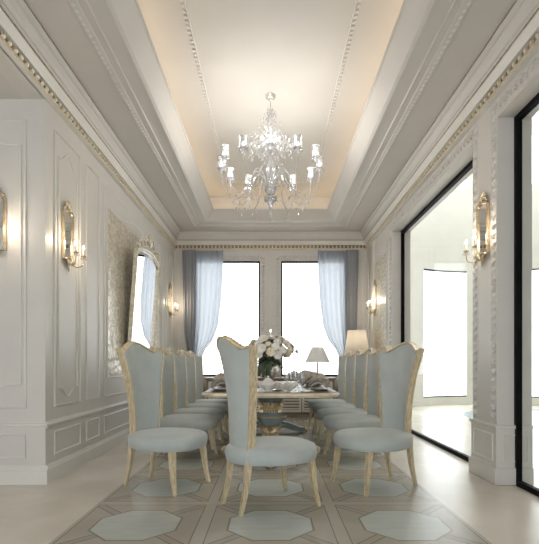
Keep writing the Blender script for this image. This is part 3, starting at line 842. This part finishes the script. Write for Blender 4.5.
# ------------------------------------------------------------------ sconces (local: wall plane at y=0, outwards -y)
_bm=B(); oct_(_bm,(0,0,0),1,1); DROP=bpy.data.meshes.new('crystal_drop'); _bm.to_mesh(DROP); _bm.free(); DROP.materials.append(M['crystal'])
def drop(parent,loc,r,h):
    o=bpy.data.objects.new('crystal_drop',DROP); COL.objects.link(o); o.parent=parent; o.location=loc; o.scale=(r,r,h); return o
def make_sconce():
    t=thing('wall_sconce','','wall lamp')
    def ol(i): 
        w=.12-i; P=[(-w,.0+i),(w,.0+i),(w,.56-i)]
        for k_ in range(1,8): s=k_/8; P.append((w-2*w*s,.56-i+.035*math.sin(PI*s)))
        P.append((-w,.56-i)); return P
    bm=B(); P=ol(.012); a=[bm.verts.new((x,-.02,z)) for x,z in P]; b=[bm.verts.new((x,-.004,z)) for x,z in P]
    bm.faces.new(a); bm.faces.new(b)
    for i in range(len(P)): bm.faces.new((a[i],a[(i+1)%len(P)],b[(i+1)%len(P)],b[i]))
    obj('mirror_plate',bm,'mirror',t,False)
    bm=B(); sweep(bm,[(x,-.02,z) for x,z in ol(0)],1,closed=True,rect=(.012,.016),up=Vector((0,1,0)))
    for k_ in range(7):
        an=R(-10+33*k_); ball(bm,(.055*math.cos(an),-.025,.635+.05*math.sin(an)),.028,(.7,.4,1.2),1,Matrix.Rotation(-(an-PI/2),4,'Y'))
    ball(bm,(0,-.03,.635),.03,(1,.6,1),1)
    for sg in (-1,1): ball(bm,(sg*.095,-.022,.60),.026,(1.3,.5,.7),1,Matrix.Rotation(sg*.5,4,'Y'))
    obj('frame',bm,'brass',t)
    bm=B(); lathe(bm,[(0,-.14),(.012,-.12),(.035,-.07),(.05,-.02),(.07,.01),(.04,.03),(0,.035)],14,(0,-.03,0),1,.6)
    for sg in (-1,0,1): ball(bm,(sg*.045,-.045,-.03),.03,(.6,.5,1.4),1,Matrix.Rotation(sg*.5,4,'Y'))
    obj('bracket',bm,'brass',t)
    for sg in (-1,1):
        x,y,z=sg*.11,-.16,.06
        arm=obj('arm',sweep(B(),catmull([(sg*.02,-.05,-.03),(sg*.05,-.09,-.07),(sg*.10,-.15,-.04),(x,y,z-.02)],6),.0075,7),'brass',t)
        bm=lathe(B(),[(0,-.03),(.008,-.025),(.012,-.005),(.036,.008),(.034,.012),(.013,.006),(.013,.03),(0,.03)],16,(x,y,z))
        obj('candle_cup',bm,'brass',arm)
        obj('candle',lathe(B(),[(0,0),(.009,0),(.009,.075),(0,.078)],12,(x,y,z+.02)),'candle',arm)
        obj('bulb',lathe(B(),[(0,0),(.010,.012),(.008,.03),(0,.05)],12,(x,y,z+.097)),'flame',arm)
        for q in range(6): a_=2*PI*q/6; drop(arm,(x+.034*math.cos(a_),y+.034*math.sin(a_),z-.02),.006,.018)
    return t
sc=make_sconce(); SW=1.1
def put_sconce(o,loc,rz,lb):
    place(o,loc,rz,lb); o['group']='gilt candle sconces'; o.scale=(.88,.88,.88)
    for sg in (-1,1):
        l=Vector((sg*.097,-.14,.21)); l.rotate(Matrix.Rotation(rz,3,'Z').to_euler()); pt('sconce_light',Vector(loc)+l,SW,WARM,.02)
SZ=2.226
put_sconce(sc,(-W,4.72,SZ),R(90),'gilt mirrored sconce with two lit candles on the left wall just past the corner')
put_sconce(copy_tree(sc),(-2.62,4.277,2.22),0,'gilt mirrored sconce cut by the left frame edge, on the wall facing the camera')
put_sconce(copy_tree(sc),(-W,9.55,SZ),R(90),'gilt sconce on the left wall beside the far curtain')
put_sconce(copy_tree(sc),(W,4.50,SZ),R(-90),'gilt mirrored sconce on the relief-bordered pier between the glass walls')
put_sconce(copy_tree(sc),(W,9.15,SZ),R(-90),'gilt sconce on the patterned panel of the right wall near the far curtain')

# ------------------------------------------------------------------ chandelier
CX,CY=0,5.9
t=thing('chandelier','large crystal chandelier with twelve curved arms hanging over the table','chandelier',(CX,CY,0))
obj('canopy',lathe(B(),[(0,4.655),(.07,4.655),(.065,4.63),(.03,4.60),(.012,4.585),(0,4.58)],20),'silver',t)
obj('stem',lathe(B(),[(.006,4.6),(.006,4.48),(.025,4.46),(.01,4.43),(.03,4.38),(.012,4.33),(.012,4.15),(.04,4.12),(.05,4.08),(.015,4.04),(.02,3.98),(.055,3.94),(.06,3.9),(.02,3.86),(.02,3.80),(.045,3.76),(.06,3.70),(.045,3.62),(.022,3.55),(.03,3.50),(.075,3.46),(.08,3.42),(.05,3.36),(.02,3.33),(.045,3.29),(.05,3.26),(.02,3.2),(.012,3.16),(.018,3.14),(0,3.12)],20),'crystal',t)
for k_ in range(12):
    a=2*PI*k_/12-PI/2; ca,sa=math.cos(a),math.sin(a)
    def pp(r,z): return (r*ca,r*sa,z)
    arm=obj('arm',sweep(B(),catmull([pp(.04,3.45),pp(.10,3.60),pp(.19,3.66),pp(.27,3.56),pp(.33,3.40),pp(.45,3.30),pp(.57,3.37),pp(.63,3.52),pp(.645,3.66)],6),.0085,7),'crystal',t)
    x,y=.645*ca,.645*sa
    obj('drip_cup',lathe(B(),[(0,-.05),(.012,-.04),(.02,-.01),(.055,.012),(.053,.018),(.018,.01),(0,.01)],18,(x,y,3.69)),'crystal',arm)
    obj('glass_shade',lathe(B(),[(.02,.0),(.04,.01),(.046,.05),(.038,.09),(.05,.13),(.048,.13),(.036,.09),(.043,.05)],18,(x,y,3.71)),'crystal',arm)
    obj('bulb',lathe(B(),[(0,0),(.012,.012),(.009,.035),(0,.05)],10,(x,y,3.73)),'flamewhite',arm)
    for q in range(5): b_=2*PI*q/5; drop(arm,(x+.05*math.cos(b_),y+.05*math.sin(b_),3.67-.01*(q%2)),.010,.030)
    for q in range(2): drop(arm,pp(.40+.10*q,3.24+.01*q),.011,.03)
    drop(arm,pp(.45,3.17),.013,.034)
    if k_%2==0: pt('chandelier_light',(x+CX,y+CY,3.90),3.2,(1,.95,.88),.05)
# upper tier
for k_ in range(8):
    a=2*PI*(k_+.5)/8; ca,sa=math.cos(a),math.sin(a)
    def pp(r,z): return (r*ca,r*sa,z)
    arm=obj('spray_arm',sweep(B(),catmull([pp(.03,3.95),pp(.12,4.06),pp(.22,4.02),pp(.27,3.92),pp(.30,3.98)],5),.007,6),'crystal',t)
for k_ in range(6):
    a=2*PI*k_/6; ca,sa=math.cos(a),math.sin(a)
    obj('bulb',lathe(B(),[(0,0),(.012,.012),(.009,.035),(0,.05)],10,(.1*ca,.1*sa,4.07)),'flamewhite',t)
bm=B()
for q in range(220):
    b_=random.uniform(0,2*PI); z=random.uniform(3.86,4.46); R_=.09+.26*max(0,(4.46-z)/.6)**1.2 if z>3.95 else .3
    rr=random.uniform(.25,1)*R_; oct_(bm,(rr*math.cos(b_),rr*math.sin(b_),z),.008,.02)
for k_ in range(8):
    ca,sa=math.cos(2*PI*(k_+.5)/8),math.sin(2*PI*(k_+.5)/8)
    for q in range(22):
        b_=random.uniform(0,2*PI); rr=random.uniform(.02,.09); oct_(bm,(.24*ca+rr*math.cos(b_),.24*sa+rr*math.sin(b_),3.90+random.uniform(-.05,.22)),.008,.022)
for q in range(60):
    th=2*PI*q/60; oct_(bm,(.33*math.cos(th),.33*math.sin(th),3.36+.03*math.sin(th*12)),.007,.016); oct_(bm,(.08*math.cos(th),.08*math.sin(th),3.30),.006,.03)
o=obj('crystal_spray',bm,'crystal',t,False); o['kind']='stuff'
pt('chandelier_light',(CX,CY,4.2),1,(1,.95,.88),.08)

# ------------------------------------------------------------------ light, camera
w=bpy.data.worlds.new('World'); S.world=w; w.use_nodes=True
bg=w.node_tree.nodes['Background']; bg.inputs[0].default_value=(.93,.97,1,1); bg.inputs[1].default_value=1.9
def portal(loc,rot,sx,sy):
    l=bpy.data.lights.new('window_portal','AREA'); l.shape='RECTANGLE'; l.size=sx; l.size_y=sy; l.cycles.is_portal=True
    o=bpy.data.objects.new('window_portal',l); COL.objects.link(o); o.location=loc; o.rotation_euler=rot
def downlight(x,y,z,wt,rot=0):
    bm=lathe(B(),[(.06,0),(.075,0),(.075,-.006),(.055,-.006),(.05,.0)],20,(x,y,z))
    return bm
cam=bpy.data.cameras.new('Camera'); co=bpy.data.objects.new('Camera',cam); COL.objects.link(co)
co.location=(0,0,1.15); co.rotation_euler=(R(90),0,0)
cam.sensor_fit='HORIZONTAL'; cam.sensor_width=36; cam.lens=450/539*36
cam.shift_y=(363-272)/539; cam.shift_x=-1/539
cam.clip_start=.05
S.camera=co
S.view_settings.view_transform='Standard'; S.view_settings.look='None'; S.view_settings.gamma=1
S.view_settings.use_curve_mapping=False; S.view_settings.exposure=1.25
